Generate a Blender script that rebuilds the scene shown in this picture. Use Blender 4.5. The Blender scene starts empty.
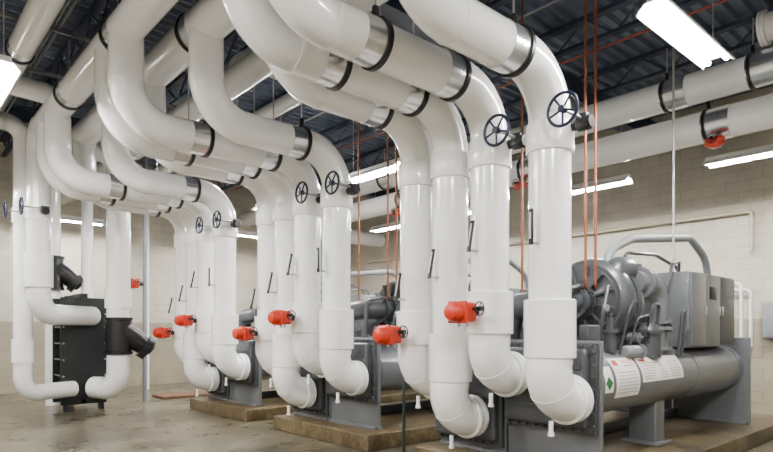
import bpy, math, bmesh
from mathutils import Vector, Matrix
S = bpy.context.scene
COL = S.collection

# ------------------------------------------------------------------ materials
def mat(name, col, rough=0.5, metal=0.0, var=0.06, scale=6.0, bump=0.0, bscale=30.0, coat=0.0, emit=0.0):
    m = bpy.data.materials.new(name); m.use_nodes = True
    nt = m.node_tree; b = nt.nodes['Principled BSDF']
    b.inputs['Roughness'].default_value = rough
    b.inputs['Metallic'].default_value = metal
    b.inputs['Coat Weight'].default_value = coat
    b.inputs['Coat Roughness'].default_value = 0.1
    tc = nt.nodes.new('ShaderNodeTexCoord')
    n = nt.nodes.new('ShaderNodeTexNoise'); n.inputs['Scale'].default_value = scale
    n.inputs['Detail'].default_value = 5
    nt.links.new(tc.outputs['Object'], n.inputs['Vector'])
    r = nt.nodes.new('ShaderNodeValToRGB')
    r.color_ramp.elements[0].position = 0.3; r.color_ramp.elements[1].position = 0.7
    r.color_ramp.elements[0].color = [max(0, c*(1-var)) for c in col]+[1]
    r.color_ramp.elements[1].color = [min(1, c*(1+var)) for c in col]+[1]
    nt.links.new(n.outputs['Fac'], r.inputs['Fac'])
    nt.links.new(r.outputs['Color'], b.inputs['Base Color'])
    if bump > 0:
        n2 = nt.nodes.new('ShaderNodeTexNoise'); n2.inputs['Scale'].default_value = bscale
        nt.links.new(tc.outputs['Object'], n2.inputs['Vector'])
        bp = nt.nodes.new('ShaderNodeBump'); bp.inputs['Strength'].default_value = bump
        bp.inputs['Distance'].default_value = 0.01
        nt.links.new(n2.outputs['Fac'], bp.inputs['Height'])
        nt.links.new(bp.outputs['Normal'], b.inputs['Normal'])
    if emit > 0:
        b.inputs['Emission Color'].default_value = (1, 0.98, 0.94, 1)
        b.inputs['Emission Strength'].default_value = emit
    return m

M_WHITE = mat('white_pvc_jacket', (0.91, 0.91, 0.90), 0.2, 0, 0.015, 2.5, 0.05, 5, 0.7)
M_WHITE2 = mat('white_pvc_sleeve', (0.93, 0.93, 0.92), 0.22, 0, 0.015, 3, 0.05, 5, 0.6)
M_SILVER = mat('galvanised_shield', (0.82, 0.83, 0.84), 0.25, 0.9, 0.08, 20)
M_STEEL = mat('zinc_steel', (0.45, 0.45, 0.45), 0.4, 0.8, 0.1, 12)
M_BLACK = mat('black_iron', (0.006, 0.006, 0.008), 0.4, 0.2, 0.2, 12)
M_NAVY = mat('navy_paint', (0.004, 0.008, 0.04), 0.35, 0, 0.1, 12)
M_ORANGE = mat('orange_paint', (0.50, 0.020, 0.0005), 0.42, 0, 0.06, 12)
M_COPPER = mat('copper_pipe', (0.24, 0.078, 0.035), 0.38, 0.4, 0.25, 10)
M_GREY = mat('chiller_grey_paint', (0.120, 0.128, 0.139), 0.3, 0.05, 0.08, 5, 0.03, 40, 0.4)
M_GREYD = mat('chiller_dark_grey', (0.052, 0.057, 0.064), 0.36, 0.1, 0.1, 6, 0, 30, 0.15)
M_GREYL = mat('light_grey_paint', (0.20, 0.21, 0.22), 0.4, 0.1, 0.05, 6)
M_FOAM = mat('grey_lagging', (0.19, 0.205, 0.215), 0.5, 0, 0.08, 10)
M_BLUE = mat('blue_steel_paint', (0.022, 0.034, 0.064), 0.5, 0.1, 0.15, 4)
M_DECK = mat('blue_roof_deck', (0.105, 0.135, 0.195), 0.5, 0.0, 0.15, 3)
M_HX = mat('dark_green_exchanger', (0.005, 0.008, 0.009), 0.45, 0.2, 0.2, 8)
M_TAN = mat('tan_painted_pipe', (0.40, 0.36, 0.27), 0.5, 0, 0.06, 6)
M_FIX = mat('white_enamel', (0.70, 0.70, 0.69), 0.4, 0, 0.03, 6)
M_TUBE = mat('fluorescent_tube_glass', (0.9, 0.9, 0.9), 0.4, 0, 0.01, 6, emit=530.0)
M_RED = mat('red_sprinkler_paint', (0.18, 0.028, 0.012), 0.4, 0, 0.1, 6)
M_GAUGE = mat('gauge_face', (0.5, 0.5, 0.48), 0.3, 0, 0.1, 60)
M_RUST = mat('rusty_orange_paint', (0.14, 0.065, 0.03), 0.6, 0, 0.4, 5)
M_GREEN = mat('green_tag', (0.02, 0.13, 0.045), 0.5)
M_PAPER = mat('white_sticker_paper', (0.72, 0.71, 0.68), 0.45, 0, 0.02, 6)
M_INKR = mat('red_print', (0.48, 0.07, 0.045), 0.5, 0, 0.1, 10)
M_INKK = mat('dark_print', (0.18, 0.16, 0.15), 0.5, 0, 0.1, 10)

def wall_mat(name, axis):
    m = bpy.data.materials.new(name); m.use_nodes = True
    nt = m.node_tree; b = nt.nodes['Principled BSDF']; b.inputs['Roughness'].default_value = 0.55
    tc = nt.nodes.new('ShaderNodeTexCoord'); sp = nt.nodes.new('ShaderNodeSeparateXYZ')
    nt.links.new(tc.outputs['Object'], sp.inputs[0])
    cb = nt.nodes.new('ShaderNodeCombineXYZ')
    nt.links.new(sp.outputs['Y' if axis == 'x' else 'X'], cb.inputs[0]); nt.links.new(sp.outputs['Z'], cb.inputs[1])
    br = nt.nodes.new('ShaderNodeTexBrick'); br.inputs['Scale'].default_value = 1.0
    br.inputs['Brick Width'].default_value = 0.4; br.inputs['Row Height'].default_value = 0.2
    br.inputs['Mortar Size'].default_value = 0.008; br.inputs['Mortar Smooth'].default_value = 0.3
    br.inputs['Color1'].default_value = (0.42, 0.385, 0.31, 1); br.inputs['Color2'].default_value = (0.455, 0.42, 0.345, 1)
    br.inputs['Mortar'].default_value = (0.355, 0.322, 0.255, 1)
    nt.links.new(cb.outputs[0], br.inputs['Vector'])
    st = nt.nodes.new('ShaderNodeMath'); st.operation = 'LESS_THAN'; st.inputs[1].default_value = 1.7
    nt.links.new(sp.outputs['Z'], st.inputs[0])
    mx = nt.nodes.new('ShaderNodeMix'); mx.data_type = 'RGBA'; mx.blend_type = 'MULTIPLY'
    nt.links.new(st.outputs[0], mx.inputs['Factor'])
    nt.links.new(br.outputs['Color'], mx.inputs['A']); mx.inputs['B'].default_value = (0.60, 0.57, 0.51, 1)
    n = nt.nodes.new('ShaderNodeTexNoise'); n.inputs['Scale'].default_value = 0.9; n.inputs['Detail'].default_value = 6
    nt.links.new(tc.outputs['Object'], n.inputs['Vector'])
    mr = nt.nodes.new('ShaderNodeMapRange'); mr.inputs['From Min'].default_value = 0.3; mr.inputs['From Max'].default_value = 0.7
    mr.inputs['To Min'].default_value = 0.82; mr.inputs['To Max'].default_value = 1.12
    nt.links.new(n.outputs['Fac'], mr.inputs['Value'])
    m2 = nt.nodes.new('ShaderNodeMix'); m2.data_type = 'RGBA'; m2.blend_type = 'MULTIPLY'; m2.inputs['Factor'].default_value = 1
    nt.links.new(mx.outputs['Result'], m2.inputs['A']); nt.links.new(mr.outputs['Result'], m2.inputs['B'])
    nt.links.new(m2.outputs['Result'], b.inputs['Base Color'])
    bp = nt.nodes.new('ShaderNodeBump'); bp.inputs['Strength'].default_value = 0.4; bp.inputs['Distance'].default_value = 0.01; bp.invert = True
    nt.links.new(br.outputs['Fac'], bp.inputs['Height']); nt.links.new(bp.outputs['Normal'], b.inputs['Normal'])
    return m

def concrete(name, c1, c2, rough, stain):
    m = bpy.data.materials.new(name); m.use_nodes = True
    nt = m.node_tree; b = nt.nodes['Principled BSDF']
    tc = nt.nodes.new('ShaderNodeTexCoord')
    n1 = nt.nodes.new('ShaderNodeTexNoise'); n1.inputs['Scale'].default_value = 1.8; n1.inputs['Detail'].default_value = 9; n1.inputs['Roughness'].default_value = 0.7
    n2 = nt.nodes.new('ShaderNodeTexNoise'); n2.inputs['Scale'].default_value = 11; n2.inputs['Detail'].default_value = 8; n2.inputs['Roughness'].default_value = 0.75
    n3 = nt.nodes.new('ShaderNodeTexNoise'); n3.inputs['Scale'].default_value = 0.7; n3.inputs['Detail'].default_value = 6; n3.inputs['Distortion'].default_value = 1.0
    for n in (n1, n2, n3): nt.links.new(tc.outputs['Object'], n.inputs['Vector'])
    r = nt.nodes.new('ShaderNodeValToRGB'); r.color_ramp.elements[0].position = 0.38; r.color_ramp.elements[1].position = 0.60
    r.color_ramp.elements[0].color = c1+(1,); r.color_ramp.elements[1].color = c2+(1,)
    nt.links.new(n1.outputs['Fac'], r.inputs['Fac'])
    mr = nt.nodes.new('ShaderNodeMapRange'); mr.inputs['From Min'].default_value = 0.36; mr.inputs['From Max'].default_value = 0.64
    mr.inputs['To Min'].default_value = 0.45; mr.inputs['To Max'].default_value = 1.45
    nt.links.new(n2.outputs['Fac'], mr.inputs['Value'])
    m2 = nt.nodes.new('ShaderNodeMix'); m2.data_type = 'RGBA'; m2.blend_type = 'MULTIPLY'; m2.inputs['Factor'].default_value = 1
    nt.links.new(r.outputs['Color'], m2.inputs['A']); nt.links.new(mr.outputs['Result'], m2.inputs['B'])
    ms = nt.nodes.new('ShaderNodeMapRange'); ms.inputs['From Min'].default_value = 0.40; ms.inputs['From Max'].default_value = 0.56
    ms.inputs['To Min'].default_value = stain; ms.inputs['To Max'].default_value = 1.05
    nt.links.new(n3.outputs['Fac'], ms.inputs['Value'])
    m3 = nt.nodes.new('ShaderNodeMix'); m3.data_type = 'RGBA'; m3.blend_type = 'MULTIPLY'; m3.inputs['Factor'].default_value = 1
    nt.links.new(m2.outputs['Result'], m3.inputs['A']); nt.links.new(ms.outputs['Result'], m3.inputs['B'])
    nt.links.new(m3.outputs['Result'], b.inputs['Base Color'])
    mr2 = nt.nodes.new('ShaderNodeMapRange'); mr2.inputs['To Min'].default_value = rough-0.15; mr2.inputs['To Max'].default_value = rough+0.15
    nt.links.new(n1.outputs['Fac'], mr2.inputs['Value']); nt.links.new(mr2.outputs['Result'], b.inputs['Roughness'])
    bp = nt.nodes.new('ShaderNodeBump'); bp.inputs['Strength'].default_value = 0.12; bp.inputs['Distance'].default_value = 0.01
    nt.links.new(n2.outputs['Fac'], bp.inputs['Height']); nt.links.new(bp.outputs['Normal'], b.inputs['Normal'])
    return m
M_FLOOR = concrete('floor_concrete', (0.090, 0.076, 0.048), (0.160, 0.138, 0.093), 0.30, 0.62)
M_PAD = concrete('pad_concrete', (0.060, 0.042, 0.019), (0.14, 0.103, 0.052), 0.40, 0.5)

# ------------------------------------------------------------------ mesh builder
def basis(axis):
    a = Vector(axis).normalized()
    h = Vector((0, 0, 1)) if abs(a.z) < 0.9 else Vector((1, 0, 0))
    u = a.cross(h).normalized(); v = a.cross(u).normalized()
    return a, u, v

class MB:
    def __init__(s): s.v = []; s.f = []
    def rings(s, rings, cap=True):
        base = len(s.v); n = len(rings[0])
        for r in rings: s.v += r
        for i in range(len(rings)-1):
            for j in range(n):
                a = base+i*n+j; b = base+i*n+(j+1) % n
                s.f.append((a, b, b+n, a+n))
        if cap:
            s.f.append(tuple(base+j for j in range(n))[::-1])
            k = base+(len(rings)-1)*n
            s.f.append(tuple(k+j for j in range(n)))
        return s
    def lathe(s, o, axis, prof, seg=28, cap=True):
        a, u, v = basis(axis); o = Vector(o); R = []
        for t, r in prof:
            r = max(r, 0.0005)
            R.append([o+a*t+(u*math.cos(2*math.pi*k/seg)+v*math.sin(2*math.pi*k/seg))*r for k in range(seg)])
        return s.rings(R, cap)
    def cyl(s, p, q, r, seg=20):
        p = Vector(p); q = Vector(q); L = (q-p).length
        return s.lathe(p, q-p, [(0, r), (L, r)], seg)
    def tube(s, path, r, seg=28):
        pts = [Vector(p) for p in path]
        t0 = (pts[1]-pts[0]).normalized(); _, u, v = basis(t0); R = []
        prev = t0
        for i, p in enumerate(pts):
            if i == 0: t = t0
            elif i == len(pts)-1: t = (pts[-1]-pts[-2]).normalized()
            else: t = ((pts[i]-pts[i-1]).normalized()+(pts[i+1]-pts[i]).normalized()).normalized()
            q = prev.rotation_difference(t); u = q @ u; v = q @ v; prev = t
            R.append([p+(u*math.cos(2*math.pi*k/seg)+v*math.sin(2*math.pi*k/seg))*r for k in range(seg)])
        return s.rings(R)
    def box(s, lo, hi, rot=None, bev=0.0):
        lo = Vector(lo); hi = Vector(hi); c = (lo+hi)/2; h = (hi-lo)/2
        base = len(s.v)
        if bev <= 0:
            P = [Vector((x*h.x, y*h.y, z*h.z)) for x in (-1, 1) for y in (-1, 1) for z in (-1, 1)]
            F = [(0, 1, 3, 2), (4, 6, 7, 5), (0, 4, 5, 1), (2, 3, 7, 6), (0, 2, 6, 4), (1, 5, 7, 3)]
        else:
            bm = bmesh.new(); bmesh.ops.create_cube(bm, size=2)
            for w in bm.verts: w.co = Vector((w.co.x*h.x, w.co.y*h.y, w.co.z*h.z))
            bmesh.ops.bevel(bm, geom=bm.edges[:], offset=min(bev, min(h)*0.95), segments=3, affect='EDGES', profile=0.5)
            bm.verts.ensure_lookup_table(); bm.verts.index_update()
            P = [w.co.copy() for w in bm.verts]; F = [tuple(w.index for w in f.verts) for f in bm.faces]; bm.free()
        for p in P: s.v.append(c+((rot @ p) if rot else p))
        for f in F: s.f.append(tuple(base+i for i in f))
        return s
    def torus(s, c, axis, R, r, seg=36, rs=8):
        a, u, v = basis(axis); c = Vector(c); base = len(s.v)
        for i in range(seg):
            t = 2*math.pi*i/seg; d = u*math.cos(t)+v*math.sin(t)
            for j in range(rs):
                p = 2*math.pi*j/rs
                s.v.append(c+d*(R+r*math.cos(p))+a*r*math.sin(p))
        for i in range(seg):
            for j in range(rs):
                s.f.append((base+i*rs+j, base+((i+1) % seg)*rs+j, base+((i+1) % seg)*rs+(j+1) % rs, base+i*rs+(j+1) % rs))
        return s
    def band(s, c, axis, r0, r1, w, seg=32):
        return s.lathe(c, axis, [(-w/2, r0), (-w/2, r1), (w/2, r1), (w/2, r0), (-w/2, r0)], seg, cap=False)

def fillet(pts, R, n=10):
    pts = [Vector(p) for p in pts]; out = [pts[0]]; joints = []
    for i in range(1, len(pts)-1):
        a = (pts[i-1]-pts[i]).normalized(); b = (pts[i+1]-pts[i]).normalized()
        ang = math.pi-a.angle(b); t = R*math.tan(ang/2)
        p0 = pts[i]+a*t; p1 = pts[i]+b*t
        ctr = pts[i]+(a+b).normalized()*(R/math.cos(ang/2))
        d0 = p0-ctr; ax = d0.cross(p1-ctr).normalized()
        for k in range(n+1):
            out.append(ctr+Matrix.Rotation(ang*k/n, 3, ax) @ d0)
        joints += [(p0, a), (p1, b)]
    out.append(pts[-1])
    return out, joints

# ------------------------------------------------------------------ scene objects
def thing(name, o, label, cat, group=None):
    e = bpy.data.objects.new(name, None); e.empty_display_size = 0.2
    e.location = o; COL.objects.link(e)
    e['label'] = label; e['category'] = cat
    if group: e['group'] = group
    return e
def root(o):
    while o.parent: o = o.parent
    return o
def mk(mb, name, m, angle=35, origin=Vector((0, 0, 0))):
    me = bpy.data.meshes.new(name)
    me.from_pydata([tuple(v-origin) for v in mb.v], [], mb.f)
    me.materials.append(m)
    bm = bmesh.new(); bm.from_mesh(me); bmesh.ops.recalc_face_normals(bm, faces=bm.faces[:]); bm.to_mesh(me); bm.free()
    me.polygons.foreach_set('use_smooth', [True]*len(me.polygons))
    me.set_sharp_from_angle(angle=math.radians(angle))
    return bpy.data.objects.new(name, me)
def part(par, name, mb, m, label=None, angle=35):
    org = Vector(root(par).location)
    o = mk(mb, name, m, angle, org)
    COL.objects.link(o); o.parent = par
    if label: o['label'] = label
    return o
def solo(name, mb, m, label, cat, group=None, origin=(0, 0, 0)):
    o = mk(mb, name, m, 35, Vector(origin)); o.location = origin; COL.objects.link(o)
    o['label'] = label; o['category'] = cat
    if group: o['group'] = group
    return o
def copy_thing(e, off, skip=()):
    c = e.copy(); COL.objects.link(c); c.location = Vector(e.location)+Vector(off)
    def rec(src, dst):
        for ch in list(src.children):
            if ch.name.split('.')[0] in skip: continue
            k = ch.copy(); COL.objects.link(k); k.parent = dst; rec(ch, k)
    rec(e, c)
    return c
def struct(name, lo, hi, m):
    o = mk(MB().box(lo, hi), name, m); COL.objects.link(o); o['kind'] = 'structure'; return o

# ------------------------------------------------------------------ room
X0, X1, Y0, Y1, ZC = -3.0, 11.8, -3.5, 16.0, 6.0
struct('floor', (X0-.2, Y0-.2, -.2), (X1+.2, Y1+.2, 0), M_FLOOR)
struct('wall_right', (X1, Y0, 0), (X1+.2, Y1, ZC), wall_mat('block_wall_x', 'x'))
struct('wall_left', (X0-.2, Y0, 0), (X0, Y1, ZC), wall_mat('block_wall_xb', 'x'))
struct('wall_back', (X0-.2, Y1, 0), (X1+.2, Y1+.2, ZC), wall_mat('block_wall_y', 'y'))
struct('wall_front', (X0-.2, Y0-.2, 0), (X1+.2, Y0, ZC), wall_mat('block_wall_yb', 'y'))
mb = MB(); y = Y0; prof = []
while y < Y1:
    prof += [(y, ZC), (y+.10, ZC), (y+.13, ZC-.07), (y+.17, ZC-.07), (y+.20, ZC)]
    y += .20
prof2 = [p for i, p in enumerate(prof) if i == 0 or p != prof[i-1]]
for (yy, zz) in prof2: mb.v += [Vector((X0, yy, zz)), Vector((X1, yy, zz))]
for i in range(len(prof2)-1): mb.f.append((2*i, 2*i+1, 2*i+3, 2*i+2))
o = mk(mb, 'ceiling', M_DECK, 20); COL.objects.link(o); o['kind'] = 'structure'
struct('ceiling.001', (X0-.2, Y0-.2, ZC+.02), (X1+.2, Y1+.2, ZC+.15), M_DECK)

def joist(x):
    e = thing('roof_joist', (x, Y0, ZC-.6), 'dark blue painted open-web steel roof joist under the deck', 'joist', 'open-web roof joists')
    zt, zb = ZC-.10, ZC-.45
    part(e, 'top_chord', MB().box((x-.06, Y0, zt-.03), (x+.06, Y1, zt+.03)), M_BLUE)
    part(e, 'bottom_chord', MB().box((x-.05, Y0, zb-.025), (x+.05, Y1, zb+.025)), M_BLUE)
    w = MB(); y = Y0+.1; k = 0
    while y+.45 < Y1:
        a, b = (zb, zt) if k % 2 == 0 else (zt, zb)
        w.cyl((x, y, a), (x, y+.45, b), .016, 6); y += .45; k += 1
    part(e, 'web', w, M_BLUE)
    return e
j0 = joist(-1.2)
for i in range(1, 8): copy_thing(j0, (1.75*i, 0, 0))
def girder(y):
    e = thing('roof_beam', (4, y, 5.2), 'dark blue wide-flange steel beam across the room', 'beam', 'steel roof beams')
    part(e, 'bottom_flange', MB().box((X0, y-.13, 5.18), (X1, y+.13, 5.21)), M_BLUE)
    part(e, 'web', MB().box((X0, y-.012, 5.21), (X1, y+.012, 5.49)), M_BLUE)
    part(e, 'top_flange', MB().box((X0, y-.13, 5.49), (X1, y+.13, 5.52)), M_BLUE)
    return e
g0 = girder(5.0); copy_thing(g0, (0, 7.2, 0))
def strut(y, xa, xb, z, ztop=5.5):
    e = thing('strut_channel', (xa, y, z), 'galvanised slotted steel strut channel hung from the roof', 'strut channel', 'hung strut channels')
    m = MB().box((xa, y-.021, z), (xb, y+.021, z+.004)); m.box((xa, y-.021, z), (xb, y-.017, z+.041)); m.box((xa, y+.017, z), (xb, y+.021, z+.041))
    part(e, 'channel', m, M_GREYL)
    for x in (xa+.1, xb-.1): part(e, 'rod', MB().cyl((x, y, z), (x, y, ztop), .007, 8), M_STEEL)
    return e
for y in (3.1, 6.4, 7.95, 9.4, 11.9): strut(y, .5, 4.2, 5.14)
for (x, z) in ((1.72, 5.2), (1.66, 5.2), (.75, 5.2), (.82, 5.2), (5.9, 5.3), (9.9, 5.3)):
    solo('conduit', MB().cyl((x, Y0+.02, z), (x, Y1-.02, z), .017, 10), M_GREYL, 'thin galvanised conduit running beneath the roof beams', 'conduit', 'overhead conduits', (x, 0, z))

# ------------------------------------------------------------------ pads
def pad(y0, y1):
    return solo('concrete_pad', MB().box((4.55, y0, 0), (9.9, y1, .20), bev=.012), M_PAD,
         'raised worn brown concrete equipment pad on the floor', 'equipment pad', 'concrete equipment pads', (7, y0, 0))
DY = 3.07
for i in range(3): pad(2.37+DY*i, 4.62+DY*i)
solo('concrete_pad', MB().box((4.7, 12.5, 0), (6.0, 13.2, .06), bev=.01), M_RUST,
     'low empty rust-orange painted equipment pad', 'equipment pad', None, (5, 12, 0))

# ------------------------------------------------------------------ pipes
PR = .18
def seams(mb, joints, r):
    for p, d in joints:
        mb.lathe(p, d, [(-.02, r), (-.02, r+.004), (.02, r+.004), (.02, r)], 28, cap=False)
def hanger(p, axis, r, ztop=ZC-.47, label='black clevis hanger on a steel rod holding a white pipe', sh=-.09, wd=.24):
    p = Vector(p); e = thing('pipe_hanger', p, label, 'pipe hanger', 'clevis pipe hangers')
    a = Vector(axis)
    part(e, 'strap', MB().band(p, axis, r+.006, r+.022, .038), M_BLACK)
    part(e, 'yoke', MB().box(p+Vector((-.02, -.02, r+.02)), p+Vector((.02, .02, r+.12)), bev=.005), M_BLACK)
    part(e, 'rod', MB().cyl(p+Vector((0, 0, r+.1)), (p.x, p.y, ztop), .008, 8), M_STEEL)
    part(e, 'saddle', MB().band(p+a*sh, axis, r+.001, r+.005, wd), M_SILVER, 'shiny galvanised sheet-metal saddle')
    return e

XA = 4.38
spec = {'A': (2.79, 2.66, .88, 1.26, 1.76), 'B': (3.44, 2.05, 1.07, 1.46, 1.86),
        'C': (3.94, 2.05, .60, .98, 1.46), 'D': (4.42, 2.66, .96, 1.34, 1.70)}
ZH = 3.74; ZHEAD = 4.75; NE = 4.74
for k, (Y, xd, zn, s0, s1) in spec.items():
    e = thing('riser_pipe', (XA, Y, zn), 'white jacketed water pipe dropping from the header to the chiller', 'pipe', 'white chiller riser pipes')
    p1, j1 = fillet([(xd, Y, ZHEAD-.1), (xd, Y, ZH), (XA, Y, ZH), (XA, Y, s0+.1)], .46, 14)
    m = MB().tube(p1, PR, 32); seams(m, j1, PR)
    part(e, 'insulated_pipe', m, M_WHITE)
    jog = .10 if k in 'AC' else .05
    p2, j2 = fillet([(XA, Y, s0+.03), (XA-jog, Y, zn), (NE, Y, zn)], .29, 16)
    m = MB().tube(p2, .197, 32)
    for q in (1, 9, 17):
        mid = Vector(p2[q]); dm = Vector(p2[min(q+1, len(p2)-1)])-Vector(p2[q-1])
        m.lathe(mid, dm, [(-.012, .19), (-.012, .2005), (.012, .2005), (.012, .19)], 32, cap=False)
    part(e, 'elbow_jacket', m, M_WHITE2)
    m = MB().lathe((XA, Y, s0), (0, 0, 1), [(0, .17), (0, .214), (.008, .220), (s1-s0-.008, .220), (s1-s0, .214), (s1-s0, .17)], 36)
    part(e, 'valve_sleeve', m, M_WHITE2)
    m = MB().lathe((XA, Y, 3.02), (0, 0, 1), [(0, .17), (0, .198), (.008, .203), (.235, .203), (.243, .198), (.243, .17)], 36)
    part(e, 'upper_sleeve', m, M_WHITE2)
    m = MB().lathe((NE-.14, Y, zn), (1, 0, 0), [(0, .17), (0, .218), (.006, .225), (.06, .225), (.065, .205), (.085, .205), (.09, .222), (.125, .222), (.13, .205), (.14, .17)], 36)
    part(e, 'flange_coupling', m, M_WHITE2)
    m = MB().lathe((4.40, Y, zn-.17), (0, 0, -1), [(0, .02), (.10, .02), (.10, .028), (.13, .028), (.13, .0)], 12)
    part(e, 'drain_stub', m, M_WHITE2)
    for i in (1, 2): copy_thing(e, (0, DY*i, 0))
    h = hanger((3.86, Y, ZH), (1, 0, 0), PR)
    for i in (1, 2): copy_thing(h, (0, DY*i, 0))
for k in 'BC':
    h = hanger((2.95, spec[k][0], ZH), (1, 0, 0), PR)
    for i in (1, 2): copy_thing(h, (0, DY*i, 0))

def header(pts, r, R, label, sleeves=()):
    path, jt = fillet(pts, R, 12)
    p0 = Vector(pts[0]); e = thing('header_pipe', p0, label, 'pipe')
    m = MB().tube(path, r, 32); seams(m, jt, r)
    part(e, 'insulated_pipe', m, M_WHITE)
    for (x, y, z0, z1, rr) in sleeves:
        part(e, 'valve_sleeve', MB().lathe((x, y, z0), (0, 0, 1), [(0, r*.9), (0, rr), (z1-z0, rr), (z1-z0, r*.9)], 36), M_WHITE2)
    return e
YS = Y0+.01
header([(2.66, YS, ZHEAD), (2.66, 11.25, ZHEAD), (3.41, 11.25, ZHEAD), (3.41, 11.25, .42), (3.14, 11.78, .42)], .205, .34,
       'large white jacketed header bending down to the heat exchanger', [(3.41, 11.25, 1.9, 2.25, .235)])
header([(2.05, YS, ZHEAD), (2.05, 10.9, ZHEAD), (2.05, 10.9, 1.76), (3.10, 11.78, 1.76)], .18, .36,
       'white jacketed overhead header dropping to the exchanger top port', [(2.05, 10.9, 2.2, 2.75, .22), (2.05, 10.9, 3.3, 3.55, .20)])
header([(1.38, YS, 4.97), (1.38, 11.4, 4.97), (1.92, 11.4, 4.97), (1.92, 11.4, .42), (2.78, 11.78, .42)], .145, .27,
       'slimmer white jacketed header dropping beside the heat exchanger', [(1.92, 11.4, .95, 1.35, .17), (1.92, 11.4, 3.3, 3.55, .165)])
header([(3.55, YS, ZHEAD), (3.55, Y1-.01, ZHEAD)], .17, .3, 'long straight white jacketed overhead header pipe')
header([(8.5, YS, 4.84), (8.5, Y1-.01, 4.84)], .215, .26, 'white jacketed pipe running high along the block wall')
header([(8.5, YS, 4.27), (8.5, 13.5, 4.27), (X1-.01, 13.5, 4.27)], .215, .4, 'white jacketed pipe below another along the block wall')
e = header([(8.45, YS, 5.32), (8.45, 2.30, 5.32)], .17, .3, 'short white pipe under the roof deck with a flanged end')
part(e, 'flange', MB().lathe((8.45, 2.24, 5.32), (0, 1, 0), [(0, .17), (0, .215), (.03, .215), (.03, .20), (.045, .20), (.045, .215), (.075, .215), (.075, 0)], 32), M_WHITE2)
header([(.62, 4.2, 5.0), (.62, 9.6, 5.0), (2.05, 9.75, 5.0), (2.05, 9.75, 4.8)], .15, .16, 'white jacketed branch pipe under the roof beams')
header([(3.55, 6.9, ZHEAD), (3.55, 6.9, 5.05), (4.85, 6.9, 5.05), (4.85, 15.9, 5.05)], .12, .2, 'slim white branch pipe under the roof joists')
for Y in (-.8, 2.1, 6.15, 8.2): hanger((2.66, Y, ZHEAD), (0, 1, 0), .205)
for Y in (-.8, 2.6, 6.78, 8.9): hanger((2.05, Y, ZHEAD), (0, 1, 0), .18)
for Y in (1.5, 5.6, 8.4): hanger((1.38, Y, 4.97), (0, 1, 0), .145)
for Y in (1.2, 4.72, 7.8, 10.9): hanger((3.55, Y, ZHEAD), (0, 1, 0), .17)
for Y in (.5, 2.42, 3.5, 6.5, 9.6): hanger((8.5, Y, 4.84), (0, 1, 0), .215, ztop=5.15 if Y < 2.4 else ZC-.47, sh=-.13, wd=.34)
for Y in (.9, 2.95, 5.9, 9.0): hanger((8.5, Y, 4.27), (0, 1, 0), .215, ztop=4.64, sh=-.13, wd=.34)

# ------------------------------------------------------------------ gear operators with handwheel
def wheel(par, c, axis, R, m, name='handwheel', spokes=5, hub=.03):
    w = MB(); w.torus(c, axis, R, R*.105, 36, 8)
    o = part(par, name, w, m)
    a, u, v = basis(axis); c = Vector(c); s = MB()
    s.lathe(c-a*.025, a, [(0, hub), (.05, hub)], 16)
    for i in range(spokes):
        t = 2*math.pi*i/spokes+.3; d = u*math.cos(t)+v*math.sin(t)
        s.cyl(c, c+d*R, R*.075, 8)
    part(o, 'spokes', s, m)
    return o
def gear_op(x, yy, z):
    e = thing('gear_operator', (x+.02, yy, z), 'navy spoked handwheel on a black gearbox clamped to a white pipe', 'valve handwheel', 'navy valve handwheels')
    m = MB().lathe((x+.04, yy-.07, z), (0, 1, 0), [(0, .03), (.0, .05), (.02, .062), (.12, .062), (.13, .045), (.17, .045)], 20)
    m.box((x-.02, yy-.05, z-.05), (x+.10, yy+.05, z+.07), bev=.012)
    part(e, 'gearbox', m, M_BLACK)
    part(e, 'shaft', MB().cyl((x+.02, yy, z+.03), (x-.30, yy, z+.03), .014, 10), M_STEEL)
    wheel(e, (x-.29, yy, z+.03), (1, 0.0, 0), .13, M_NAVY)
    return e
for k in 'AB':
    e = gear_op(XA, spec[k][0]-.30, 3.22)
    for i in (1, 2): copy_thing(e, (0, DY*i, 0))
gear_op(2.05, 10.9-.30, 3.42); gear_op(1.92, 11.4-.26, 3.42)

# ------------------------------------------------------------------ orange actuators
def actuator(x, y, z, label='orange electric valve actuator with small black handwheel on a white pipe', group='orange valve actuators', reach=.24):
    e = thing('valve_actuator', (x, y, z), label, 'valve actuator', group)
    # squarish cast housing with a bolted split flange and a rounded cover
    m = MB().box((x-.02, y-.10, z-.09), (x+.13, y+.10, z+.09), bev=.03)
    m.box((x-.04, y-.105, z-.10), (x-.015, y+.105, z+.10), bev=.008)
    for dy in (-.088, .088):
        for dz in (-.082, .082): m.lathe((x-.05, y+dy, z+dz), (1, 0, 0), [(0, .011), (.045, .011)], 6)
    part(e, 'housing', m, M_ORANGE)
    m = MB().lathe((x-.15, y, z), (1, 0, 0), [(0, 0), (0, .045), (.015, .07), (.05, .085), (.115, .09)], 28)
    part(e, 'cover', m, M_ORANGE)
    m = MB().lathe((x+.05, y+.08, z+.01), (0, 1, 0), [(0, .06), (.07, .058), (.09, .04), (.095, 0)], 24)
    part(e, 'motor_cap', m, M_ORANGE)
    part(e, 'stem', MB().cyl((x+.12, y, z), (x+reach, y, z), .04, 16), M_BLACK)
    part(e, 'handwheel_shaft', MB().cyl((x+.07, y-.09, z+.03), (x+.07, y-.17, z+.03), .018, 10), M_BLACK)
    wheel(e, (x+.07, y-.17, z+.03), (0, 1, 0), .06, M_BLACK, 'handwheel', 4, .022)
    for dy in (-.05, .05): part(e, 'cable_gland', MB().cyl((x+.05, y+dy, z-.13), (x+.05, y+dy, z-.08), .016, 10), M_STEEL)
    return e
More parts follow.
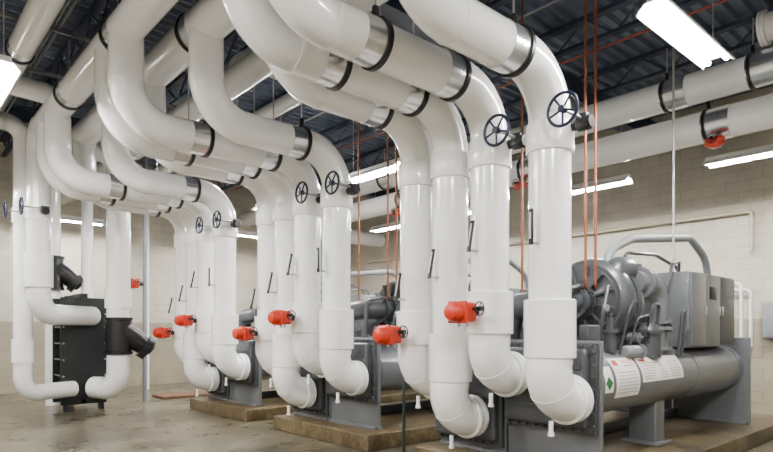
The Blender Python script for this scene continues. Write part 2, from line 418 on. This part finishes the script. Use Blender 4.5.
for (x, y, z) in ((3.95, 3.44, 1.66), (3.95, 4.42, 1.45)):
    a = actuator(x, y, z)
    for i in (1, 2): copy_thing(a, (0, DY*i, 0))
actuator(4.02, 12.4, 2.46, 'orange actuator with black handwheel on a slim white riser', None, .22)
e = thing('valve_actuator', (8.36, 2.8, 4.0), 'orange valve actuator with black handwheel under the wall pipe', 'valve actuator', 'wall pipe actuators')
m = MB().lathe((8.28, 2.80, 3.98), (0, 1, 0), [(-.11, 0), (-.11, .05), (-.08, .07), (.08, .07), (.11, .05), (.11, 0)], 20)
m.box((8.22, 2.74, 3.90), (8.36, 2.86, 4.04), bev=.02)
part(e, 'housing', m, M_ORANGE)
part(e, 'stem', MB().cyl((8.28, 2.80, 4.0), (8.46, 2.80, 4.12), .035, 12), M_BLACK)
wheel(e, (8.17, 2.80, 4.0), (1, 0, 0), .06, M_BLACK, 'handwheel', 4, .02)
for i in (1, 2): copy_thing(e, (0, DY*i, 0))

# ------------------------------------------------------------------ thermometers
for k, z in (('A', 2.36), ('B', 2.36), ('C', 2.15), ('D', 1.95)):
    Y = spec[k][0]; tilt = 0.0 if k == 'A' else -.22
    e = thing('thermometer', (4.12, Y, z), 'black industrial stem thermometer clipped to a white pipe', 'thermometer', 'black pipe thermometers')
    part(e, 'stem', MB().cyl((4.21, Y, z-.13), (4.10, Y, z-.13), .012, 10), M_STEEL)
    rot = Matrix.Rotation(-tilt, 3, 'Y')
    part(e, 'case', MB().box((4.09, Y-.019, z-.15), (4.112, Y+.019, z+.15), rot=rot, bev=.006), M_BLACK)
    part(e, 'scale', MB().box((4.085, Y-.007, z-.10), (4.0895, Y+.007, z+.12), rot=rot), M_GAUGE)
    for i in (1, 2): copy_thing(e, (0, DY*i, 0))

# ------------------------------------------------------------------ chiller
def chiller():
    e = thing('water_chiller', (7.0, 3.5, .20), 'grey centrifugal water chiller with twin barrels on a concrete pad', 'chiller', 'grey water chillers')
    XE = 9.0; XS = 4.96; ZB = .20
    b1 = (3.0, .97, .32); b2 = (4.08, .88, .37)
    for nm, (y, z, r) in (('evaporator_barrel', b1), ('condenser_barrel', b2)):
        m = MB().lathe((XS, y, z), (1, 0, 0), [(0, r), (.02, r), (XE-XS, r)], 40)
        for xx in (5.05, 7.4, 8.85): m.lathe((xx, y, z), (1, 0, 0), [(0, r), (0, r+.008), (.04, r+.008), (.04, r)], 40, cap=False)
        part(e, nm, m, M_GREY)
    for xx in (XS-.05, XE):
        m = MB().box((xx, 2.60, ZB), (xx+.05, 3.62, 1.40), bev=.01)
        m.box((xx-.06, 2.62, ZB), (xx+.11, 3.60, ZB+.04), bev=.008)
        part(e, 'tube_sheet', m, M_GREY)
        m = MB().box((xx, 3.64, ZB), (xx+.05, 4.55, 1.36), bev=.01)
        m.box((xx-.06, 3.66, ZB), (xx+.11, 4.52, ZB+.04), bev=.008)
        part(e, 'tube_sheet', m, M_GREY)
    bx = XS-.10
    m = MB().box((XS-.19, 2.68, .60), (XS-.05, 3.58, 1.33), bev=.04)
    m.box((XS-.10, 2.62, .54), (XS-.05, 3.61, 1.38), bev=.01)
    for z in (.78, .97, 1.16): m.box((XS-.215, 2.72, z-.012), (XS-.15, 3.54, z+.012))
    for i in range(10):
        for z in (.572, 1.355): m.lathe((bx+.005, 2.66+.1*i, z), (-1, 0, 0), [(0, .013), (.03, .013)], 6)
    for i in range(7):
        for y in (2.642, 3.598): m.lathe((bx+.005, y, .63+.11*i), (-1, 0, 0), [(0, .013), (.03, .013)], 6)
    part(e, 'water_box', m, M_GREYD)
    m = MB().box((XS-.19, 3.70, .34), (XS-.05, 4.54, 1.26), bev=.04)
    m.box((XS-.10, 3.66, .28), (XS-.05, 4.55, 1.32), bev=.01)
    for z in (.55, .8, 1.05): m.box((XS-.215, 3.74, z-.012), (XS-.15, 4.5, z+.012))
    for i in range(9):
        for z in (.31, 1.295): m.lathe((bx+.005, 3.7+.1*i, z), (-1, 0, 0), [(0, .013), (.03, .013)], 6)
    part(e, 'water_box', m, M_GREYD)
    part(e, 'water_box', MB().lathe((XE+.05, 3.0, .97), (1, 0, 0), [(0, .36), (.06, .36), (.06, .3), (.16, .28), (.22, .18), (.24, 0)], 32), M_GREYD)
    part(e, 'water_box', MB().lathe((XE+.05, 4.08, .88), (1, 0, 0), [(0, .42), (.06, .42), (.06, .36), (.16, .33), (.23, .2), (.26, 0)], 32), M_GREYD)
    m = MB().box((6.60, 2.84, ZB), (6.84, 3.16, .72), bev=.02); m.box((6.52, 2.78, ZB), (6.92, 3.22, ZB+.04), bev=.008)
    part(e, 'pedestal', m, M_GREY)
    part(e, 'base_rail', MB().box((XS, 3.55, ZB), (XE, 3.63, .34), bev=.01), M_GREYD)
    cx, cy, cz = 5.60, 3.26, 1.80
    m = MB().lathe((cx, cy, cz), (1, 0, 0), [(0, 0), (0, .13), (.03, .15), (.06, .15), (.06, .2), (.1, .2), (.1, .16), (.13, .22), (.15, .30), (.15, .38), (.19, .38), (.19, .42), (.24, .47), (.33, .49), (.42, .47), (.50, .42), (.50, .46), (.57, .46), (.57, .36), (.64, .35)], 44)
    for i in range(12):
        t = 2*math.pi*i/12+.2
        c = Vector((cx+.14, cy+.28*math.cos(t), cz+.28*math.sin(t)))
        m.box(c-Vector((.07, .012, .10)), c+Vector((.07, .012, .10)), rot=Matrix.Rotation(t-math.pi/2, 3, 'X'))
    for i in range(20):
        t = 2*math.pi*i/20
        m.lathe((cx+.51, cy+.435*math.cos(t), cz+.435*math.sin(t)), (-1, 0, 0), [(0, .016), (.035, .016)], 6)
        m.lathe((cx+.07, cy+.175*math.cos(t), cz+.175*math.sin(t)), (-1, 0, 0), [(0, .010), (.03, .010)], 6)
    p, _ = fillet([(cx+.33, cy-.25, cz-.1), (cx+.33, cy-.25, cz+.36), (cx+.62, cy-.25, cz+.36)], .16, 8)
    m.tube(p, .14, 24)
    part(e, 'compressor_volute', m, M_GREYD)
    m = MB().lathe((cx+.64, cy, cz), (1, 0, 0), [(0, .43), (.05, .43), (.05, .34), (.12, .34), (.12, .36), (.15, .36), (.15, .34), (.56, .34), (.56, .40), (.63, .40), (.63, .33), (.70, .31), (.76, .22), (.77, .1), (.82, .1), (.82, 0)], 40)
    for i in range(18):
        t = 2*math.pi*i/18
        m.lathe((cx+.68, cy+.40*math.cos(t), cz+.40*math.sin(t)), (1, 0, 0), [(0, .014), (.04, .014)], 6)
        m.lathe((cx+1.21, cy+.375*math.cos(t), cz+.375*math.sin(t)), (-1, 0, 0), [(0, .012), (.04, .012)], 6)
        m.box((cx+.82, cy+.345*math.cos(t)-.01, cz+.345*math.sin(t)-.01), (cx+1.18, cy+.345*math.cos(t)+.01, cz+.345*math.sin(t)+.01))
    part(e, 'compressor_motor', m, M_GREY)
    part(e, 'terminal_box', MB().box((cx+.80, cy-.2, cz+.28), (cx+1.15, cy+.15, cz+.48), bev=.02), M_GREYD)
    m = MB().box((5.75, 2.95, 1.20), (6.85, 3.65, 1.50), bev=.03); part(e, 'compressor_mount', m, M_GREYD)
    p, _ = fillet([(cx+.02, cy, cz), (cx-.3, cy, cz), (cx-.3, 3.85, 1.75), (cx-.3, 3.98, 1.15)], .16, 8)
    m = MB().tube(p, .14, 24)
    m.lathe((cx-.04, cy, cz), (-1, 0, 0), [(0, .12), (0, .19), (.04, .19), (.04, .12)], 24)
    part(e, 'suction_pipe', m, M_GREYD)
    p, _ = fillet([(6.22, 2.92, 2.02), (6.78, 2.92, 2.02), (6.78, 2.92, 1.20)], .22, 10)
    m = MB().tube(p, .13, 28)
    for z in (1.27, 1.50, 1.57): m.lathe((6.78, 2.92, z), (0, 0, 1), [(0, .12), (0, .18), (.035, .18), (.035, .12)], 28)
    for x in (6.34, 6.41): m.lathe((x, 2.92, 2.02), (1, 0, 0), [(0, .12), (0, .18), (.035, .18), (.035, .12)], 28)
    for i in range(10):
        t = 2*math.pi*i/10
        m.lathe((6.78+.155*math.cos(t), 2.92+.155*math.sin(t), 1.47), (0, 0, 1), [(0, .012), (.16, .012)], 6)
    part(e, 'discharge_elbow', m, M_GREY)
    m = MB().lathe((6.36, 2.82, 1.20), (0, 0, 1), [(0, .13), (.26, .13), (.26, .155), (.30, .155), (.30, .12), (.36, .09), (.38, .03), (.44, .03)], 24)
    part(e, 'oil_separator', m, M_GREYD)
    part(e, 'junction_box', MB().box((5.12, 2.84, 1.30), (5.36, 2.95, 1.55), bev=.02), M_GREYD)
    m = MB().lathe((5.62, 2.88, 1.27), (0, 0, 1), [(0, .06), (.2, .06), (.2, .085), (.24, .085), (.24, .04), (.36, .04)], 18)
    part(e, 'relief_valve', m, M_GREYD)
    wheel(e, (5.62, 2.88, 1.65), (0, 0, 1), .065, M_BLACK, 'handwheel', 4, .015)
    wheel(e, (6.02, 2.68, 1.42), (0, 1, 0), .06, M_BLACK, 'handwheel', 4, .015)
    part(e, 'service_valve', MB().lathe((6.02, 2.68, 1.42), (0, 1, 0), [(0, .015), (.08, .015), (.08, .055), (.2, .055), (.2, .035), (.35, .035)], 16), M_GREY)
    part(e, 'oil_filter', MB().lathe((5.95, 2.80, 1.27), (1, 0, 0), [(-.18, 0), (-.18, .05), (-.15, .07), (.12, .07), (.12, .085), (.16, .085), (.16, 0)], 20), M_GREYL)
    part(e, 'gauge', MB().lathe((5.48, 2.84, 1.72), (0, 1, 0), [(-.01, 0), (-.01, .035), (.03, .035), (.03, 0)], 20), M_GREYL)
    tubes = [([(5.45, 2.95, 1.25), (5.45, 2.86, 1.7), (5.62, 2.9, 1.95)], .02),
             ([(6.36, 2.82, 1.6), (6.36, 2.76, 1.78), (6.55, 2.78, 1.78), (6.58, 2.85, 1.25)], .018),
             ([(5.75, 2.85, 1.22), (5.75, 2.74, 1.7), (6.0, 2.8, 1.85)], .014),
             ([(5.86, 2.80, 1.30), (5.90, 2.72, 1.62), (6.2, 2.74, 1.66), (6.3, 2.8, 1.5)], .012),
             ([(6.98, 2.75, 1.2), (6.98, 2.70, 1.7), (7.3, 2.78, 1.75)], .02),
             ([(7.05, 2.75, 1.2), (7.06, 2.68, 1.5), (7.3, 2.75, 1.52)], .016),
             ([(7.0, 2.9, 1.9), (7.06, 2.85, 2.28), (7.4, 2.9, 2.34), (7.5, 2.95, 2.15)], .018),
             ([(6.5, 3.2, 2.2), (6.55, 3.15, 2.4), (7.2, 3.1, 2.42), (7.7, 3.05, 2.3), (7.75, 3.0, 2.15)], .022),
             ([(5.1, 3.1, 1.25), (5.1, 3.05, 1.9), (5.4, 3.1, 1.95), (5.62, 3.2, 1.95)], .03)]
    for pts, r in tubes:
        p, _ = fillet(pts, .06, 6); part(e, 'refrigerant_tube', MB().tube(p, r, 10), M_GREYD)
    part(e, 'economiser', MB().lathe((5.9, 4.0, 1.62), (1, 0, 0), [(0, 0), (.03, .15), (.1, .22), (2.4, .22), (2.47, .15), (2.5, 0)], 32), M_GREYD)
    for x in (6.3, 7.9): part(e, 'saddle', MB().box((x, 3.9, 1.15), (x+.1, 4.15, 1.48)), M_GREYD)
    pn = part(e, 'control_panel', MB().box((7.22, 2.72, 1.29), (8.72, 3.25, 2.20), bev=.015), M_GREY)
    part(pn, 'panel_door', MB().box((7.24, 2.695, 1.31), (7.70, 2.722, 2.18), bev=.006), M_GREY)
    part(pn, 'panel_door', MB().box((7.73, 2.695, 1.31), (8.16, 2.722, 2.18), bev=.006), M_GREY)
    part(pn, 'panel_door', MB().box((8.19, 2.695, 1.31), (8.70, 2.722, 2.18), bev=.006), M_GREYD)
    for x in (7.66, 8.12, 8.23): part(pn, 'door_handle', MB().box((x-.008, 2.675, 1.68), (x+.008, 2.70, 1.8), bev=.004), M_STEEL)
    part(pn, 'display', MB().box((7.80, 2.688, 1.88), (8.02, 2.70, 2.04), bev=.004), M_BLACK)
    part(e, 'panel_stand', MB().box((7.32, 2.9, 1.2), (8.6, 3.2, 1.3)), M_GREYD)
    p, _ = fillet([(5.93, 3.1, 2.05), (5.98, 3.1, 2.36), (6.6, 3.12, 2.56), (8.4, 3.15, 2.76), (9.03, 3.15, 2.50), (9.03, 3.15, 1.38)], .38, 10)
    part(e, 'arched_relief_pipe', MB().tube(p, .05, 20), M_FOAM, 'grey lagged arched pipe')
    def decal(par, x0, x1, a0, a1, name, mt, lab=None, r=.3235, diamond=False):
        m = MB(); n = 8
        for i in range(n+1):
            t = math.radians(a0+(a1-a0)*i/n); xm = (x0+x1)/2
            k = (1-abs(2*i/n-1)) if diamond else 1
            for x in (x0, x1):
                x = xm+(x-xm)*max(k, .02)
                m.v.append(Vector((x, 3.0-r*math.cos(t), .97+r*math.sin(t))))
        for i in range(n): m.f.append((2*i, 2*i+1, 2*i+3, 2*i+2))
        return part(par, name, m, mt, lab)
    rr = .325
    s1 = decal(e, 5.36, 5.86, -24, 50, 'warning_sticker', M_PAPER, 'white sticker with rows of print')
    decal(s1, 5.40, 5.50, 34, 45, 'red_print', M_INKR, r=rr)
    for a in (-16, -10, -4, 2, 8, 14, 20): decal(s1, 5.42, 5.82, a, a+1.0, 'text_line', M_INKK, r=rr)
    for a in (32, 38, 43): decal(s1, 5.60, 5.82, a, a+1.4, 'text_line', M_INKR, r=rr)
    s2 = decal(e, 5.92, 6.95, -2, 48, 'warning_sticker', M_PAPER, 'wide white sticker with rows of print')
    decal(s2, 5.97, 6.12, 38, 43, 'red_print', M_INKR, r=rr)
    for j, a in enumerate((3, 8, 13, 18, 23, 28, 33)):
        for (xa, xb) in ((5.97, 6.2+.02*j), (6.36, 6.56-.02*j), (6.62, 6.88)): decal(s2, xa, xb, a, a+1.1, 'text_line', M_INKR if j in (3, 5) else M_INKK, r=rr)
    s3 = decal(e, 5.14, 5.30, -12, 34, 'tag', M_PAPER, 'small white tag with a green diamond')
    decal(s3, 5.15, 5.29, -8, 16, 'green_diamond', M_GREEN, r=rr, diamond=True)
    return e
ch = chiller()
for i in (1, 2): copy_thing(ch, (0, DY*i, 0), skip=('warning_sticker', 'tag'))

# ------------------------------------------------------------------ copper lines
def copper(dx, dy, zt, n, g='vertical copper tubes'):
    e = thing('copper_pipe', (dx, dy, 2), 'thin vertical copper tube rising from the chiller to the roof', 'copper pipe', g)
    p, _ = fillet([(dx+.25, dy+.12, zt), (dx, dy, zt+.05), (dx, dy, 5.5)], .06, 6)
    part(e, 'tube', MB().tube(p, .015, 12), M_COPPER)
    for z in (2.6, 3.7, 4.8): part(e, 'coupling', MB().lathe((dx, dy, z), (0, 0, 1), [(0, .014), (0, .020), (.06, .020), (.06, .014)], 12, cap=False), M_COPPER)
    for i in range(1, n): copy_thing(e, (0, DY*i, 0))
copper(5.53, 3.10, 1.9, 3); copper(5.66, 3.06, 1.9, 3)
copper(5.6, 6.92, 1.7, 1); copper(5.70, 4.0, 1.7, 1)
e = solo('conduit', MB().cyl((7.35, 2.95, 2.19), (7.35, 2.95, 5.5), .014, 10), M_STEEL, 'thin grey electrical conduit rising from a control panel', 'conduit', 'panel conduits', (7.35, 2.95, 2.13))
for i in (1, 2): copy_thing(e, (0, DY*i, 0))
solo('sprinkler_pipe', MB().cyl((7.0, Y0+.02, 5.12), (7.0, Y1-.02, 5.12), .016, 12), M_RED, 'thin red-orange sprinkler line below the roof joists', 'sprinkler pipe')
solo('drain_pipe', MB().cyl((4.85, 5.12, 0), (4.85, 5.12, 1.35), .02, 12), mat('dark_green_pipe', (.012, .028, .022), .4), 'thin dark green vertical drain pipe by the pad', 'drain pipe')

p, _ = fillet([(11.7, 14, 3.62), (11.7, 3.35, 3.62), (11.7, 3.35, 3.2), (11.7, 3.35, 2.9)], .08, 6)
solo('wall_pipe', MB().tube(p, .04, 12), M_TAN, 'slim tan pipe running along the block wall', 'wall pipe')
for i, (z, y) in enumerate(((2.35, 3.9), (2.22, 3.75))):
    p, _ = fillet([(11.65, y+1.2, z), (11.65, y-.4, z), (11.65, y-.4, 1.2)], .1, 8)
    solo('wall_pipe', MB().tube(p, .03, 12), M_FIX, 'thin white pipe bending down the block wall', 'wall pipe')
e = thing('electrical_panel', (11.7, 3.0, 1.0), 'small grey electrical box fixed to the block wall', 'electrical box')
part(e, 'body', MB().box((11.60, 2.84, 1.35), (11.795, 3.16, 1.98), bev=.01), M_GREYL)
part(e, 'door', MB().box((11.575, 2.86, 1.38), (11.605, 3.14, 1.95), bev=.006), M_GREYL)
part(e, 'conduit_drop', MB().cyl((11.74, 3.0, 0), (11.74, 3.0, 1.36), .02, 10), M_STEEL)

# ------------------------------------------------------------------ plate heat exchanger
hx0, hx1 = 2.58, 3.36
e = thing('plate_heat_exchanger', (2.95, 12.1, 0), 'dark plate-and-frame heat exchanger standing on the floor', 'heat exchanger')
part(e, 'front_plate', MB().box((hx0, 11.80, .12), (hx1, 11.86, 2.1), bev=.01), M_HX)
m = MB()
for i in range(26): m.box((hx0+.08, 11.88+i*.02, .25), (hx1-.08, 11.891+i*.02, 1.95))
part(e, 'plate_pack', m, M_HX)
part(e, 'rear_plate', MB().box((hx0, 12.42, .12), (hx1, 12.47, 2.1), bev=.01), M_HX)
xm = (hx0+hx1)/2
part(e, 'carrying_bar', MB().box((xm-.06, 11.8, 2.1), (xm+.06, 12.86, 2.18)), M_HX)
part(e, 'guide_bar', MB().box((xm-.04, 11.8, .14), (xm+.04, 12.86, .2)), M_HX)
part(e, 'end_column', MB().box((xm-.08, 12.86, 0), (xm+.08, 12.94, 2.18)), M_HX)
for z in (.35, .65, .95, 1.25, 1.55, 1.8):
    for x in (hx0+.035, hx1-.035): part(e, 'tie_rod', MB().cyl((x, 11.74, z), (x, 12.55, z), .014, 8), M_STEEL)
for x in (hx0+.05, hx1-.13): part(e, 'foot', MB().box((x, 11.78, 0), (x+.08, 11.9, .13)), M_HX)
for (x, z) in ((3.14, .42), (2.78, .42), (3.12, 1.76), (2.78, 1.76)):
    part(e, 'port_flange', MB().lathe((x, 11.81, z), (0, -1, 0), [(0, .2), (.03, .2), (.03, .15), (.06, .15)], 28), M_HX)

def strainer(o, r, L, bdir, bl):
    o = Vector(o); e = thing('y_strainer', o, 'black cast-iron angled strainer on a white vertical pipe', 'strainer', 'black strainers')
    part(e, 'body', MB().lathe(o, (0, 0, 1), [(0, r*.8), (0, r*1.1), (.05, r*1.1), (.06, r), (L-.06, r), (L-.05, r*1.1), (L, r*1.1), (L, r*.8)], 32), M_BLACK)
    b = Vector(bdir).normalized(); s = o+Vector((0, 0, L*.7))
    part(e, 'basket_leg', MB().lathe(s, b, [(0, r*.95), (bl*.5, r*.9), (bl*.8, r*.8), (bl*.8, r*1.05), (bl, r*1.05), (bl, r*.65), (bl+.05, r*.4), (bl+.05, 0)], 28), M_BLACK)
    return e
strainer((3.41, 11.25, 1.05), .222, .68, (.8, -.15, -.6), .66)
solo('service_pipe', MB().cyl((2.72, 13.1, 0), (2.72, 13.1, 5.5), .14, 24), M_WHITE, 'white vertical pipe behind the heat exchanger', 'pipe', None, (2.72, 13.1, 0))
strainer((2.72, 13.1, 2.3), .19, .68, (.7, -.2, -.6), .58)
for (x, y, r, mt, lb) in ((4.28, 12.4, .045, M_FOAM, 'slim grey riser with an orange actuator'), (3.30, 12.9, .11, M_WHITE, 'slim white riser beside the heat exchanger'),
                      (4.9, 15.6, .035, M_STEEL, 'thin steel riser on the end wall'), (5.2, 14.9, .05, M_WHITE, 'white riser near the end wall')):
    solo('service_pipe', MB().cyl((x, y, 0), (x, y, 5.5), r, 20), mt, lb, 'pipe', None, (x, y, 0))

# ------------------------------------------------------------------ fluorescent fixtures with bare tubes
def fixture(c, along, L=1.3, W=.30, nt=2, ztop=ZC-.47):
    c = Vector(c); e = thing('light_fixture', c, 'white suspended industrial fluorescent fixture with lit tubes', 'ceiling light', 'fluorescent ceiling lights')
    h = L/2; w = W/2
    def P(a, b, z): return c+(Vector((a, b, z)) if along == 'x' else Vector((b, a, z)))
    m = MB()
    prof = [(-w, -.005), (-w, .01), (-w*.5, .075), (w*.5, .075), (w, .01), (w, -.005), (w-.008, -.005), (w*.48, .065), (-w*.48, .065), (-w+.008, -.005)]
    n = len(prof)
    for a in (-h, h): m.v += [P(a, b, z) for b, z in prof]
    for j in range(n): m.f.append((j, (j+1) % n, n+(j+1) % n, n+j))
    m.f.append(tuple(range(n))); m.f.append(tuple(range(n, 2*n)))
    part(e, 'reflector', m, M_FIX, angle=20)
    m = MB(); lo = P(-h, -.05, .07); hi = P(h, .05, .13)
    m.box((min(lo.x, hi.x), min(lo.y, hi.y), lo.z), (max(lo.x, hi.x), max(lo.y, hi.y), hi.z), bev=.01)
    part(e, 'ballast_housing', m, M_FIX)
    for i in range(nt):
        b = (-.5+i/(nt-1))*W*.55
        part(e, 'fluorescent_tube', MB().cyl(P(-h+.02, b, .025), P(h-.02, b, .025), .019, 10), M_TUBE)
    for s in (-.8, .8):
        q = P(h*s, 0, .1); part(e, 'hanging_rod', MB().cyl(q, (q.x, q.y, ztop), .005, 6), M_STEEL)
    return e
fixture((5.25, 1.98, 4.0), 'x', 1.4, .28, 2)
for y in (2.7, 5.2, 7.9, 10.6): fixture((9.55, y, 4.0), 'y', 1.3, .28)
for y in (7.1, 10.2): fixture((6.05, y, 4.0), 'y', 1.3, .28)
fixture((5.35, 9.75, 4.95), 'y', 1.2, .26)
fixture((1.0, 7.4, 4.1), 'y', 1.2, .26)
fixture((3.5, 14.8, 4.0), 'x', 1.3, .28)
fixture((7.5, 14.0, 4.0), 'x', 1.3, .28)
fixture((0.3, 11.5, 4.0), 'y', 1.3, .28)
for (x, y) in ((-1.0, 3.0), (0.8, -1.2), (4.0, -1.0), (-1.2, 7.5)): fixture((x, y, 4.4), 'y', 1.3, .4, 3)  # unseen fixtures outside the view, added as fill light on the pipes

w = bpy.data.worlds.new('World'); S.world = w; w.use_nodes = True
w.node_tree.nodes['Background'].inputs[0].default_value = (.9, .95, 1, 1)
w.node_tree.nodes['Background'].inputs[1].default_value = .3
cd = bpy.data.cameras.new('Camera'); co = bpy.data.objects.new('Camera', cd); COL.objects.link(co)
co.location = (0, 0, 1.5); co.rotation_euler = (math.radians(90), 0, math.radians(48.27-90))
cd.sensor_width = 36; cd.lens = 36*578/773; cd.shift_y = .1345; cd.clip_end = 100
S.camera = co
